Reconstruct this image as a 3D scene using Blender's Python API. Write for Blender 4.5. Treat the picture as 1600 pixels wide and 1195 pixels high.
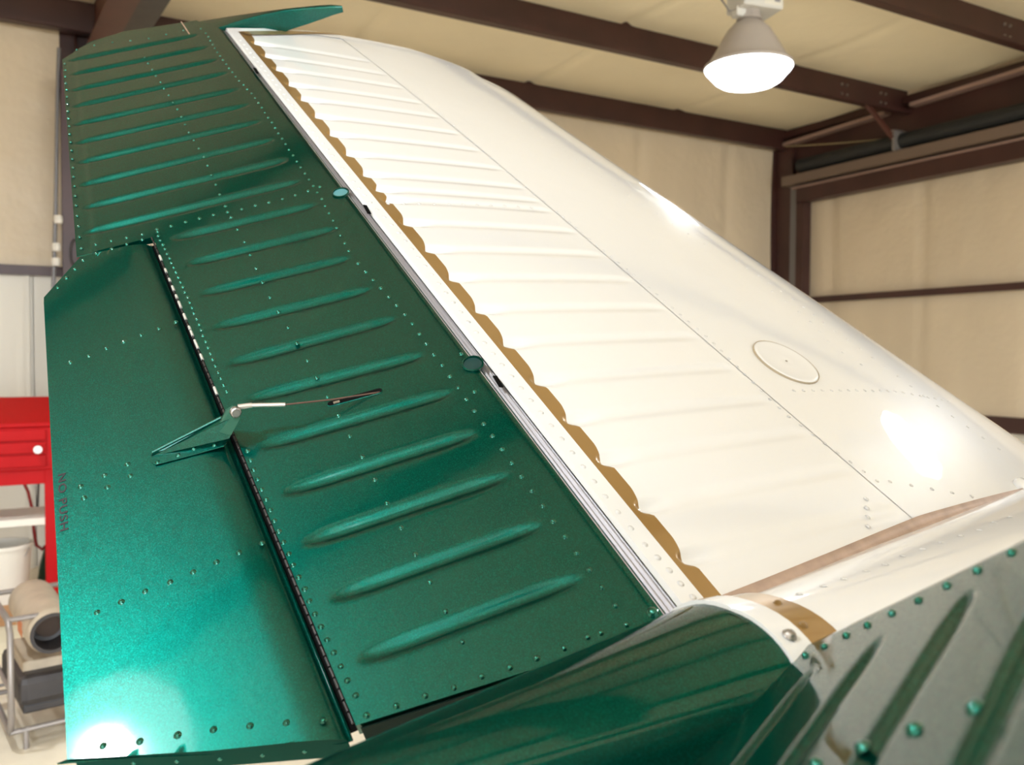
import bpy, bmesh, math, random
import numpy as np
from mathutils import Vector, Matrix
random.seed(7)
D = math.radians
for o in list(bpy.data.objects): bpy.data.objects.remove(o)
scene = bpy.context.scene
COL = scene.collection

# ------------------------------------------------------------------ camera, exposure, light
F_PX = 1329.3; PITCH = -0.0333; ROLL = 0.0046
CAM = np.array([0., 0., 1.6])
def nrm(v): v = np.asarray(v, float); return v/np.linalg.norm(v)
def ray(px, py):
    X = (px-800)/F_PX; Z = -(py-597.5)/F_PX; Y = 1.
    cr, sr = math.cos(ROLL), math.sin(ROLL)
    x, z = X*cr-Z*sr, X*sr+Z*cr
    cp, sp = math.cos(PITCH), math.sin(PITCH)
    return np.array([x, Y*cp-z*sp, Y*sp+z*cp])
def at(px, py, depth): return CAM+ray(px, py)*depth/ray(px, py)[1]
def hit(px, py, P, n):
    d = ray(px, py); return CAM+d*(((P-CAM)@n)/(d@n))
cam = bpy.data.cameras.new('camera'); camo = bpy.data.objects.new('camera', cam); COL.objects.link(camo)
fw = nrm(ray(800, 597.5)); rt = nrm(ray(801, 597.5)-ray(800, 597.5)); upv = np.cross(rt, fw)
m = Matrix.Identity(4)
for i in range(3):
    m[i][0] = rt[i]; m[i][1] = upv[i]; m[i][2] = -fw[i]; m[i][3] = CAM[i]
camo.matrix_world = m
cam.sensor_fit = 'HORIZONTAL'; cam.sensor_width = 36; cam.lens = F_PX*36/1600
cam.clip_start = .02; cam.clip_end = 100
cam.dof.use_dof = True; cam.dof.focus_distance = 1.15; cam.dof.aperture_fstop = 6.3
scene.camera = camo
scene.view_settings.view_transform = 'Standard'; scene.view_settings.look = 'None'
scene.view_settings.gamma = 1; scene.view_settings.use_curve_mapping = False
scene.view_settings.exposure = 1.33
w = bpy.data.worlds.new('world'); scene.world = w; w.use_nodes = True
w.node_tree.nodes['Background'].inputs[0].default_value = (.86, .93, 1, 1)
w.node_tree.nodes['Background'].inputs[1].default_value = 3.8
LENS_EMIT = 2.6; CORE_EMIT = 365.0
LAMP_XY = [(1.31, 4.80), (2.95, 3.25), (-1.44, .02), (3.6, -1.2), (-2.65, 3.0), (-.10, -2.15), (-5.2, -2.4), (3.0, -4.8)]  # first is seen, next two match reflections, the rest are unseen fill lamps added
RIM_Z = 3.205

# ------------------------------------------------------------------ helpers
def link(o, parent=None):
    COL.objects.link(o)
    if parent: o.parent = parent; o.matrix_parent_inverse = Matrix.Translation(-Vector(parent_world(parent)))
    return o
def parent_world(p):                   # parts carry world coordinates; only the Empty of a thing is moved
    return Vector(p.location) if p.parent is None else Vector((0, 0, 0))
def tag(o, label=None, cat=None, group=None, kind=None):
    if label: o['label'] = label
    if cat: o['category'] = cat
    if group: o['group'] = group
    if kind: o['kind'] = kind
    return o
def empty(name, loc, label=None, cat=None, group=None):
    o = bpy.data.objects.new(name, None); o.location = [float(a) for a in loc]; o.empty_display_size = .1
    COL.objects.link(o); return tag(o, label, cat, group)
def mesh_obj(name, V, Fc, mat, parent=None, smooth=None, mats=None, fm=None):
    me = bpy.data.meshes.new(name)
    me.from_pydata([tuple(map(float, v)) for v in V], [], [tuple(f) for f in Fc])
    if mats:
        for k in mats: me.materials.append(k)
        if fm is not None: me.polygons.foreach_set('material_index', fm)
    else: me.materials.append(mat)
    me.validate(); me.update()
    if smooth is not None:
        me.polygons.foreach_set('use_smooth', [True]*len(me.polygons))
        me.set_sharp_from_angle(angle=D(smooth))
    return link(bpy.data.objects.new(name, me), parent)
class MB:
    def __init__(s): s.V = []; s.F = []
    def add(s, V, F):
        o = len(s.V); s.V += [tuple(map(float, v)) for v in V]; s.F += [tuple(i+o for i in f) for f in F]; return s
    def box(s, c, x, y, z):            # centre and three half-axis vectors
        c, x, y, z = [np.asarray(a, float) for a in (c, x, y, z)]
        V = [c+i*x+j*y+k*z for i in (-1, 1) for j in (-1, 1) for k in (-1, 1)]
        F = [(0, 1, 3, 2), (4, 6, 7, 5), (0, 4, 5, 1), (2, 3, 7, 6), (0, 2, 6, 4), (1, 5, 7, 3)]
        if np.dot(np.cross(x, y), z) < 0: F = [f[::-1] for f in F]
        return s.add(V, F)
    def aab(s, a, b):
        a = np.array(a, float); b = np.array(b, float); h = (b-a)/2
        return s.box((a+b)/2, (h[0], 0, 0), (0, h[1], 0), (0, 0, h[2]))
    def tube(s, pts, r, n=8, cap=True):
        pts = [np.asarray(p, float) for p in pts]; rr = r if hasattr(r, '__len__') else [r]*len(pts)
        V = []; F = []; prev = None
        for i, p in enumerate(pts):
            t = nrm(pts[min(i+1, len(pts)-1)]-pts[max(i-1, 0)])
            a = prev if prev is not None else (np.array([0, 0, 1.]) if abs(t[2]) < .9 else np.array([1., 0, 0]))
            a = nrm(a-t*(a@t)); prev = a; b = np.cross(t, a)
            V += [p+rr[i]*(math.cos(k*2*math.pi/n)*a+math.sin(k*2*math.pi/n)*b) for k in range(n)]
        for i in range(len(pts)-1):
            for k in range(n): k2 = (k+1) % n; F.append((i*n+k, i*n+k2, (i+1)*n+k2, (i+1)*n+k))
        if cap: F.append(tuple(range(n))[::-1]); F.append(tuple((len(pts)-1)*n+k for k in range(n)))
        return s.add(V, F)
    def lathe(s, prof, c, ax=(0, 0, 1), n=24):   # prof: (radius, along axis)
        c = np.asarray(c, float); ax = nrm(ax); a = np.array([1., 0, 0]) if abs(ax[0]) < .9 else np.array([0, 1., 0])
        a = nrm(a-ax*(a@ax)); b = np.cross(ax, a); V = []; F = []
        for r, h in prof: V += [c+ax*h+max(r, 1e-5)*(math.cos(k*2*math.pi/n)*a+math.sin(k*2*math.pi/n)*b) for k in range(n)]
        for i in range(len(prof)-1):
            for k in range(n): k2 = (k+1) % n; F.append((i*n+k, i*n+k2, (i+1)*n+k2, (i+1)*n+k))
        return s.add(V, F)
    def prism(s, pts, off):            # polygon extruded along off
        pts = [np.asarray(p, float) for p in pts]; off = np.asarray(off, float); n = len(pts)
        F = [tuple(range(n)), tuple(range(n, 2*n))[::-1]]+[(i, i+n, (i+1) % n+n, (i+1) % n) for i in range(n)]
        return s.add(pts+[p+off for p in pts], F)
    def build(s, name, mat, parent=None, smooth=None, bevel=0):
        o = mesh_obj(name, s.V, s.F, mat, parent, smooth)
        bm = bmesh.new(); bm.from_mesh(o.data); bmesh.ops.recalc_face_normals(bm, faces=bm.faces); bm.to_mesh(o.data); bm.free()
        if bevel:
            b = o.modifiers.new('bevel', 'BEVEL'); b.width = bevel; b.segments = 2; b.limit_method = 'ANGLE'
        return o

# ------------------------------------------------------------------ materials
def mat(name, col, rough=.5, metal=0., coat=0., coat_r=.03, bump=None, var=None, emit=None, spec=.5):
    m = bpy.data.materials.new(name); m.use_nodes = True; nt = m.node_tree; b = nt.nodes['Principled BSDF']
    b.inputs['Base Color'].default_value = (*col, 1); b.inputs['Roughness'].default_value = rough
    b.inputs['Metallic'].default_value = metal; b.inputs['Coat Weight'].default_value = coat
    b.inputs['Coat Roughness'].default_value = coat_r; b.inputs['Specular IOR Level'].default_value = spec
    tc = nt.nodes.new('ShaderNodeTexCoord')
    def noise(scale, detail=4, stretch=None):
        n = nt.nodes.new('ShaderNodeTexNoise'); n.inputs['Scale'].default_value = scale; n.inputs['Detail'].default_value = detail
        mp = nt.nodes.new('ShaderNodeMapping'); nt.links.new(tc.outputs['Object'], mp.inputs[0]); nt.links.new(mp.outputs[0], n.inputs['Vector'])
        if stretch: mp.inputs['Scale'].default_value = stretch
        return n
    if var:                            # (scale, amount, stretch)
        n = noise(var[0], 5, var[2] if len(var) > 2 else None)
        r = nt.nodes.new('ShaderNodeMapRange'); r.inputs['To Min'].default_value = 1-var[1]; r.inputs['To Max'].default_value = 1+var[1]*.6
        r.inputs['From Min'].default_value = .3; r.inputs['From Max'].default_value = .7
        nt.links.new(n.outputs['Fac'], r.inputs[0])
        mx = nt.nodes.new('ShaderNodeMix'); mx.data_type = 'RGBA'; mx.blend_type = 'MULTIPLY'; mx.inputs[0].default_value = 1
        mx.inputs[6].default_value = (*col, 1); nt.links.new(r.outputs[0], mx.inputs[7]); nt.links.new(mx.outputs[2], b.inputs['Base Color'])
    if bump:                           # list of (scale, distance)
        last = None
        for sc, dist in bump:
            n = noise(sc, 3); bp = nt.nodes.new('ShaderNodeBump'); bp.inputs['Distance'].default_value = dist; bp.inputs['Strength'].default_value = 1
            nt.links.new(n.outputs['Fac'], bp.inputs['Height'])
            if last: nt.links.new(last.outputs[0], bp.inputs['Normal'])
            last = bp
        nt.links.new(last.outputs[0], b.inputs['Normal']); nt.links.new(last.outputs[0], b.inputs['Coat Normal'])
    if emit: b.inputs['Emission Color'].default_value = (*emit[0], 1); b.inputs['Emission Strength'].default_value = emit[1]
    return m
def flake_paint(name, col, rough, metal, flake, base_bump):
    m = mat(name, col, rough, metal, 1.0, .07, bump=[base_bump], spec=.1); nt = m.node_tree; b = nt.nodes['Principled BSDF']
    b.inputs['Specular Tint'].default_value = (.12, .28, .26, 1); b.inputs['Coat IOR'].default_value = 1.38
    tc = nt.nodes.new('ShaderNodeTexCoord'); v = nt.nodes.new('ShaderNodeTexVoronoi'); v.inputs['Scale'].default_value = 1300
    nt.links.new(tc.outputs['Object'], v.inputs['Vector'])
    sp = nt.nodes.new('ShaderNodeSeparateColor'); nt.links.new(v.outputs['Color'], sp.inputs[0])
    r = nt.nodes.new('ShaderNodeMapRange'); r.inputs['From Min'].default_value = .5; r.inputs['To Min'].default_value = .8; r.inputs['To Max'].default_value = 1.0+flake
    nt.links.new(sp.outputs[0], r.inputs[0])
    mx = nt.nodes.new('ShaderNodeMix'); mx.data_type = 'RGBA'; mx.blend_type = 'MULTIPLY'; mx.inputs[0].default_value = 1
    mx.inputs[6].default_value = (*col, 1); nt.links.new(r.outputs[0], mx.inputs[7]); nt.links.new(mx.outputs[2], b.inputs['Base Color'])
    # flakes tilt a little: perturb the base normal only
    vm = nt.nodes.new('ShaderNodeVectorMath'); vm.operation = 'SUBTRACT'; vm.inputs[1].default_value = (.5, .5, .5); nt.links.new(v.outputs['Color'], vm.inputs[0])
    sc = nt.nodes.new('ShaderNodeVectorMath'); sc.operation = 'SCALE'; sc.inputs['Scale'].default_value = .12; nt.links.new(vm.outputs[0], sc.inputs[0])
    ge = nt.nodes.new('ShaderNodeNewGeometry'); ad = nt.nodes.new('ShaderNodeVectorMath'); ad.operation = 'ADD'
    nt.links.new(ge.outputs['Normal'], ad.inputs[0]); nt.links.new(sc.outputs[0], ad.inputs[1])
    no = nt.nodes.new('ShaderNodeVectorMath'); no.operation = 'NORMALIZE'; nt.links.new(ad.outputs[0], no.inputs[0])
    nt.links.new(no.outputs[0], b.inputs['Normal'])
    return m
GREEN = flake_paint('green_metallic', (.0010, .100, .076), .38, .92, .6, (7, .0006))
GMATTE = mat('green_shade', (.001, .012, .009), .7, spec=.1)  # near-black green standing in for shade below the root edge
GRIV = mat('green_rivet', (.008, .17, .125), .25, .9, 1)  # lighter than the skin green: glints of the heads put in the colour
WHITE = mat('white_gloss', (.87, .88, .89), .35, 0, 1, .02, bump=[(6, .0008)], spec=.05)
GOLD = mat('gold_paint', (.36, .21, .065), .32, .35, .8, .05, bump=[(9, .001)])
SILVER = mat('bare_aluminium', (.36, .35, .37), .5, .7)
STEEL = mat('steel', (.42, .40, .38), .35, .95)
CABLE = mat('rod_steel', (.20, .12, .10), .45, .6)
SEAL = mat('sealant', (.50, .36, .28), .6, var=(30, .2))
BLACK = mat('black_void', (.004, .004, .004), .9, spec=.1)
TEAL = mat('primer_teal', (.10, .30, .33), .5)
INK = mat('grey_lettering', (.020, .016, .020), .7)
BROWN = mat('brown_steel', (.050, .017, .013), .42, var=(3, .25))
BROWN2 = mat('brown_primer_steel', (.085, .024, .015), .45, var=(3, .25))
PINKST = mat('pale_flange', (.30, .19, .15), .5)
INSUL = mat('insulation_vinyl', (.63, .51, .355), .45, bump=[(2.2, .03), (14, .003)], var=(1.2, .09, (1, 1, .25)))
INSULC = mat('insulation_vinyl_ceiling', (.90, .79, .57), .45, bump=[(1.6, .02), (14, .002)], var=(1.2, .06))  # same vinyl as the walls, lightened to paint in the ceiling's brightness
LINER = mat('liner_panel', (.68, .63, .53), .4, var=(2, .08, (1, 1, .2)))
CONC = mat('concrete', (.80, .72, .57), .4, var=(2.5, .18), bump=[(20, .002)])
RED = mat('red_enamel', (.42, .003, .005), .5, spec=.15)
BEIGE = mat('beige_enamel', (.46, .38, .28), .45, var=(9, .2))
DARK = mat('dark_enamel', (.035, .03, .03), .5, var=(8, .3))
TUBEM = mat('grey_tube', (.30, .27, .25), .4, .5)
WOOD = mat('wood', (.45, .23, .09), .55, var=(8, .3, (1, 6, 1)))
CREAM = mat('cream_board', (.62, .56, .42), .6)
ORANGE = mat('orange_label', (.55, .17, .06), .6)
HOSE = mat('red_hose', (.30, .02, .02), .5)
PLAST = mat('white_plastic', (.7, .66, .58), .5)
LAMPW = mat('lamp_white', (.42, .37, .33), .45)
LENS = mat('lamp_lens', (1, 1, 1), .3, emit=((.91, .95, 1), LENS_EMIT))
CORE = mat('lamp_core', (1, 1, 1), .3, emit=((.90, .945, 1), CORE_EMIT))
GREYP = mat('grey_print', (.25, .24, .25), .6)
COND = mat('grey_conduit', (.18, .17, .17), .5, .4)
STRAP = mat('yellow_wire', (.42, .33, .17), .5)

# ------------------------------------------------------------------ the hangar (a along the back wall, s towards the camera)
BETA = D(29); E1 = np.array([math.cos(BETA), math.sin(BETA), 0]); E2 = np.array([math.sin(BETA), -math.cos(BETA), 0])
C0 = np.array([3.124, 10.0, 0.])
LA, LS = 16., 14.5
def W(a, s, z): return C0-E1*a+E2*s+np.array([0, 0, z])
EAVE = 4.18; RS = .028; RIDGE = 7.25
def roof(s): return EAVE+RS*(s if s < RIDGE else 2*RIDGE-s)
def wbox(mb, a0, a1, s0, s1, z0, z1): return mb.box(W((a0+a1)/2, (s0+s1)/2, (z0+z1)/2), -E1*(a1-a0)/2, E2*(s1-s0)/2, (0, 0, (z1-z0)/2))
def quilt(name, fn, nu, nv, m, parent=None, kind='structure'):
    V = [fn(i/nu, j/nv) for j in range(nv+1) for i in range(nu+1)]
    F = [(j*(nu+1)+i, j*(nu+1)+i+1, (j+1)*(nu+1)+i+1, (j+1)*(nu+1)+i) for j in range(nv) for i in range(nu)]
    o = mesh_obj(name, V, F, m, parent, 60); tag(o, kind=kind); return o
def crease(x, p, w=.05):               # 1 at a seam every p metres
    d = abs((x/p+.5) % 1-.5)*p; return math.exp(-(d/w)**2)
floor = MB(); wbox(floor, -.2, LA+.2, -.2, LS+.2, -.15, 0); tag(floor.build('floor', CONC), kind='structure')
GZ = 2.18                              # girt height
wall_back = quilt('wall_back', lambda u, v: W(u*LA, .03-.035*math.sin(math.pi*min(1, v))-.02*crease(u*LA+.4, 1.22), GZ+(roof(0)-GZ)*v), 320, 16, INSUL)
lb = MB()
for k in range(54):                    # ribbed liner panels under the girt
    a0 = k*.305; wbox(lb, a0, a0+.299, -.05, .02, 0, GZ); wbox(lb, a0+.02, a0+.05, .02, .045, 0, GZ)
wbox(lb, -.1, LA, -.09, -.05, 0, GZ+.05)
tag(lb.build('liner_panel', LINER, wall_back), kind='stuff')
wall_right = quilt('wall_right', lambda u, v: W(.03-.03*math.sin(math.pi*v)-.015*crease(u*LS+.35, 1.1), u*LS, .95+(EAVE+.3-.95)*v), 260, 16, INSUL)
lb = MB()
for k in range(48):
    s0 = k*.305; wbox(lb, -.05, .02, s0, s0+.299, 0, .93); wbox(lb, .02, .045, s0+.02, s0+.05, 0, .93)
wbox(lb, -.09, -.05, -.1, LS, 0, 1.0)
tag(lb.build('liner_panel', LINER, wall_right), kind='stuff')
wl = MB(); wbox(wl, LA, LA+.1, -.1, LS+.1, 0, EAVE+.3); wall_left = tag(wl.build('wall_left', INSUL), kind='structure')
wf = MB(); wbox(wf, -.1, 1.5, LS, LS+.1, 0, EAVE+.3); wbox(wf, 14.5, LA+.1, LS, LS+.1, 0, EAVE+.3); wbox(wf, 1.5, 14.5, LS, LS+.1, 3.9, EAVE+.3)
tag(wf.build('wall_front', INSUL), kind='structure')
# opening added in the unseen wall to fill the hangar with sky light; portal
pl = bpy.data.lights.new('fill_portal', 'AREA'); pl.shape = 'RECTANGLE'; pl.size = 13; pl.size_y = 3.9; pl.cycles.is_portal = True
po = bpy.data.objects.new('fill_portal', pl); COL.objects.link(po); pc = W(8, LS+.05, 1.95)
pm = Matrix.Identity(4)
for i in range(3): pm[i][0] = E1[i]; pm[i][1] = (0, 0, 1)[i]; pm[i][2] = -np.cross(np.array([0, 0, 1.]), E1)[i] if np.cross(E1, (0, 0, 1.))@E2 > 1e9 else E2[i]; pm[i][3] = pc[i]
po.matrix_world = pm
ap = MB(); wbox(ap, -12, 28, LS+.2, LS+30, -.2, -.02); tag(ap.build('ground', CONC), kind='structure')
PUR = [0.12, 1.66, 3.2, 4.74, 6.28, 8.22, 9.76, 11.3, 12.84, 14.2]
def sag(s):
    for p, q in zip(PUR[:-1], PUR[1:]):
        if p <= s <= q: return .045*math.sin(math.pi*(s-p)/(q-p))
    return 0
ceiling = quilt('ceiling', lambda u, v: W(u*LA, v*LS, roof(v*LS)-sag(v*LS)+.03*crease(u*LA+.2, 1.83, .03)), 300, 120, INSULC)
for k, s in enumerate(PUR):
    mb = MB(); t = roof(s); h = .24
    wbox(mb, .02, LA, s-.004, s+.004, t-h, t+.02); wbox(mb, .02, LA, s-.004, s+.075, t-h-.004, t-h+.004); wbox(mb, .02, LA, s+.069, s+.075, t-h, t-h+.03)
    wbox(mb, .02, LA, s-.08, s+.004, t-.012, t-.004)
    p = mb.build('roof_purlin', BROWN, ceiling)
    bo = MB()
    if k in (1, 2):
        for a in (.35, .42, .9, .97): 
            bo.lathe([(.0, .012), (.011, .010), (.013, 0)], W(a, s+.004, t-.08), E2, 8); bo.lathe([(.0, .012), (.011, .010), (.013, 0)], W(a, s+.004, t-.17), E2, 8)
        tag(bo.build('bolt', STEEL, p), kind='stuff')
# end frame: deep rafter web, flanges and the corner column
mb = MB(); wbox(mb, .03, .045, .0, LS, 3.42, EAVE-.05); mb.build('end_rafter', BROWN, wall_right)
for s0, s1 in [(.16, 1.50), (1.78, 3.06), (3.32, 4.6), (4.9, 6.2)]:
    mb = MB(); z0, z1 = roof(s0)-.20, roof(s1)-.20
    mb.prism([W(.05, s0, z0), W(.05, s1, z1), W(.05, s1, z1+.035), W(.05, s0, z0+.035)], -E1*.10); mb.build('flange_angle', PINKST, wall_right)  # pale strips paint the highlights along the rafter flange
mb = MB()
for s0, s1 in [(.0, LS)]: wbox(mb, .03, .10, s0, s1, EAVE-.10, EAVE-.02)
mb.build('rafter_top_angle', BROWN, wall_right)
mb = MB(); wbox(mb, .03, .10, .02, .27, 0, EAVE-.15); mb.build('corner_column', BROWN, wall_right)
mb = MB(); wbox(mb, .10, .13, -.01, .015, 0, 3.96); mb.build('column_edge_angle', COND, wall_right)
mb = MB(); wbox(mb, .04, .15, .0, .03, 0, 3.96); mb.build('corner_angle', BROWN, wall_back)
mb = MB(); wbox(mb, .03, .13, .275, .375, 0, 3.62); mb.build('grey_door_jamb', COND, wall_right)
mb = MB(); wbox(mb, .03, .15, .38, .48, 0, 3.45); mb.build('brown_door_jamb', BROWN, wall_right)
mb = MB(); wbox(mb, .10, .26, .26, 6.5, 3.50, 3.60); mb.build('door_track', mat('tan_track', (.16, .11, .08), .45), wall_right)
mb = MB(); wbox(mb, .05, .20, .42, 6.5, 3.30, 3.47); mb.build('door_header', BROWN, wall_right)
mb = MB(); wbox(mb, .16, .21, .36, 6.5, 3.455, 3.475)
mb.build('header_trim', PINKST, wall_right)
mb = MB(); mb.tube([W(.18, .45, 3.70), W(.18, 6.5, 3.70)], .075, 12); mb.build('rolled_curtain_tube', mat('black_rubber', (.012, .013, .013), .6), wall_right)
for s in (1.72, 4.0):
    mb = MB(); wbox(mb, .08, .3, s-.012, s+.012, 3.6, 3.8); wbox(mb, .08, .3, s-.05, s+.012, 3.79, 3.8); mb.build('track_bracket', TUBEM, wall_right)
mb = MB(); wbox(mb, .02, .09, .42, 6.5, GZ+.04-.035, GZ+.09-.02); mb.build('wall_girt', BROWN, wall_right)
mb = MB(); wbox(mb, .02, .10, .2, 6.5, .92, 1.06); mb.build('lower_wall_girt', BROWN, wall_right)
for k, (s, a) in enumerate([(1.66, .95), (3.2, .95)]):
    mb = MB(); A_ = W(a-.3, s+.04, roof(s)-.23); B_ = W(.12, s+.05, 3.62)
    d = nrm(B_-A_); sd = nrm(np.cross(d, E2))
    mb.box((A_+B_)/2, d*np.linalg.norm(B_-A_)/2, sd*.022, E2*.003); mb.box((A_+B_)/2+sd*.02, d*np.linalg.norm(B_-A_)/2, sd*.003, E2*.022)
    mb.build('flange_brace', BROWN2, wall_right)
# sagging wire along the end frame
pts = []
for i in range(25):
    s = .05+6*i/24; pts.append(W(.14, s, 4.0-.30*math.sin(math.pi*min(1, i/24*1.1))**1 if i < 23 else 3.95))
tag(MB().tube(pts, .006, 6).build('hanging_cable', STRAP), 'thin tan cable sagging across the dark end frame above the door track', 'cable')
# back wall girt, eave channel and frame with its haunch
mb = MB(); wbox(mb, .1, LA, .0, .09, GZ-.02, GZ+.05); mb.build('wall_girt', BROWN, wall_back)
mb = MB(); ACOL = 7.32
CL = W(ACOL, .0, 0)
def fr_pt(px, py, s): return hit(px, py, W(0, s, 0), E2)
mb.prism([W(ACOL, .02, 0), W(ACOL, .22, 0), W(ACOL, .34, 3.6), W(ACOL, .02, EAVE-.1)], -E1*.012)
wbox(mb, ACOL-.11, ACOL+.11, .02, .035, 0, EAVE-.1)
mb.prism([W(ACOL+.11, .22, 0), W(ACOL+.11, .34, 3.6), W(ACOL+.11, .355, 3.6), W(ACOL+.11, .235, 0)], E1*.22)
mb.build('frame_column', BROWN, wall_back)
# rafter of the same frame, running towards the camera over the tail
R1 = at(140, 105, 6.72); R2 = at(212, -40, 4.9)
ud = nrm(R2-R1); sd = nrm(np.cross(ud, (0, 0, 1))); L = 9.0
mb = MB(); cc = R1+ud*(L/2-.1)
mb.box(cc, ud*L/2, sd*.085, (0, 0, .008)); mb.box(cc+np.array([0, 0, .26]), ud*L/2, sd*.006, (0, 0, .25))
mb.build('main_rafter', BROWN2, ceiling)
mb = MB(); mb.box(cc-sd*.165+np.array([0, 0, .20]), ud*L/2, sd*.078, (0, 0, .2)); mb.build('rafter_dark_box', DARK, ceiling)  # plain dark box alongside the rafter flange
# conduit and fittings on the column
cx = [at(92, 75, 6.12), at(90, 150, 6.12), at(87, 330, 6.12), at(83, 470, 6.12), at(80, 700, 6.12)]
con = empty('electrical_conduit', cx[-1], 'thin grey conduit with three white fittings running down beside the brown column', 'conduit')
MB().tube(cx, .014, 8).build('pipe', COND, con)
for y, x in ((343, 91), (386, 88), (409, 87)):
    c = at(x, y, 6.08); MB().lathe([(.0, -.03), (.026, -.028), (.030, 0), (.026, .028), (0, .03)], c, (0, 0, 1), 10).build('fitting', PLAST, con)
    
hs = empty('coiled_cord', at(115, 400, 6.3), 'loops of dark and red cord hanging on the brown column behind the tail', 'cord')
for k, (m_, r) in enumerate(((DARK, .10), (HOSE, .085), (DARK, .07))):
    c = at(112+k*3, 395, 6.2-.03*k); MB().tube([c+np.array([r*.5*math.cos(t), 0, r*1.4*math.sin(t)]) for t in np.linspace(0, 2*math.pi, 20)], .008, 6).build('loop', m_, hs)
MB().box(at(128, 402, 6.25), (.05, 0, 0), (0, .03, 0), (0, 0, .035)).build('red_hook', RED, hs, bevel=.005)

# ------------------------------------------------------------------ high-bay lamps
def make_lamp(x, y, label):
    o = empty('hangar_lamp', (x, y, RIM_Z), label, 'lamp')
    c = (x, y, RIM_Z)
    MB().lathe([(.040, .265), (.046, .255), (.082, .235), (.118, .198), (.150, .145), (.180, .09), (.207, .045), (.226, .020), (.243, .008), (.245, -.004), (.240, -.008), (.22, .02), (.17, .085), (.11, .17), (.05, .22)], c, n=40).build('reflector_shade', LAMPW, o, smooth=40)
    MB().lathe([(.239, -.006), (.235, -.018), (.207, -.048), (.185, -.074), (.155, -.093), (.07, -.108)], c, n=32).build('lens', LENS, o, smooth=40)
    MB().lathe([(.07, -.108), (.04, -.115), (0, -.117)], c, n=20).build('glowing_lens_centre', CORE, o, smooth=40)
    cap = MB(); cap.lathe([(0, .33), (.05, .33), (.058, .31), (.058, .28), (.068, .268), (.068, .258), (.04, .250)], c, n=20).build('socket_cap', LAMPW, o, smooth=40)
    b = np.array(c)+np.array([.03, 0, .40]); th = D(18); X = np.array([math.cos(th), math.sin(th), 0]); Y = np.array([-math.sin(th), math.cos(th), 0])
    bx = MB(); bx.box(b, X*.125, Y*.09, (0, 0, .10)); bx.box(b-X*.10-np.array([0, 0, .11]), X*.03, Y*.03, (0, 0, .03)); bb = bx.build('ballast_box', mat('ballast_white', (.62, .60, .56), .5), o, bevel=.008)
    q = b-Y*.091; lb_ = MB()
    lb_.box(q+X*.06+np.array([0, 0, -.015]), X*.055, Y*.0005, (0, 0, .07)); lab = lb_.build('paper_label', PLAST, bb)
    g = MB(); g.box(q+X*.035-Y*.001+np.array([0, 0, .02]), X*.022, Y*.0005, (0, 0, .022)); g.box(q+X*.085-Y*.001+np.array([0, 0, -.04]), X*.018, Y*.0005, (0, 0, .026)); tag(g.build('printed_block', GREYP, bb), 'grey printed blocks on the label')
    MB().tube([b+np.array([0, 0, .1]), b+np.array([0, 0, max(.12, roof(6)-b[2])])], .012, 8).build('hanger_rod', STEEL, o)
    w0 = b-X*.12; MB().tube([w0+np.array([.0, -.02, .12]), w0+np.array([-.06, -.02, .03]), w0+np.array([-.13, -.02, .12]), w0+np.array([-.10, -.02, -.03]), w0+np.array([-.04, -.02, -.115]), w0+np.array([.01, -.02, -.10]), w0+np.array([.03, -.02, .02])][3:]+[], .005, 6).build('power_wire', COND, o)
    return o
make_lamp(*LAMP_XY[0], 'lit white high-bay lamp hanging in front of the ceiling purlins')
lab2 = ['lit high-bay lamp hanging to the right of the white stabilizer', 'lit high-bay lamp hanging above the green trim tab', 'unseen fill lamp added right of and behind the viewpoint', 'unseen fill lamp added left of the tip of the far ruddervator', 'unseen fill lamp added straight behind the viewpoint', 'unseen fill lamp added near the left wall behind the viewpoint', 'unseen fill lamp added by the opening in the front wall']
for (x, y), l in zip(LAMP_XY[1:], lab2): make_lamp(x, y, l)

# ------------------------------------------------------------------ the V-tail: frames fitted to real proportions
AL, TH, GAM, SWP, DEF = 0.5298, -0.0642, 0.6222, 0.1201, 0.4505
dF = np.array([math.cos(AL)*math.cos(TH), math.sin(AL)*math.cos(TH), math.sin(TH)])
dR = np.array([math.sin(AL), -math.cos(AL), 0.]); dU = np.cross(dR, dF)
S_ = nrm((-dR*math.cos(GAM)+dU*math.sin(GAM))*math.cos(SWP)-dF*math.sin(SWP))     # outboard along the hinge
n0 = nrm(np.cross(S_, -dF)); n0 = n0 if n0@dU > 0 else -n0
def rot_about(a, ang):
    par = S_*(a@S_); per = a-par; return nrm(par+per*math.cos(ang)-n0*np.linalg.norm(per)*math.sin(ang))
C_ = rot_about(-dF, DEF)                                                            # aft along the chord, surface lowered
N_ = nrm(np.cross(S_, C_)); N_ = N_ if N_[2] > 0 else -N_
P0 = np.array([0.145, 0.8843, -0.2086])+CAM+C_*.08
W2 = 0.124
M0 = P0+dR*(((P0-CAM)*0+0)@dR)                       # placeholder, set below
_pm = np.array([0.21737603, 0.61481817, -0.23159532])+CAM
M0 = (P0+_pm)/2; M0 = P0+dR*((M0-P0)@dR)             # P0 moved sideways into the symmetry plane
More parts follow.
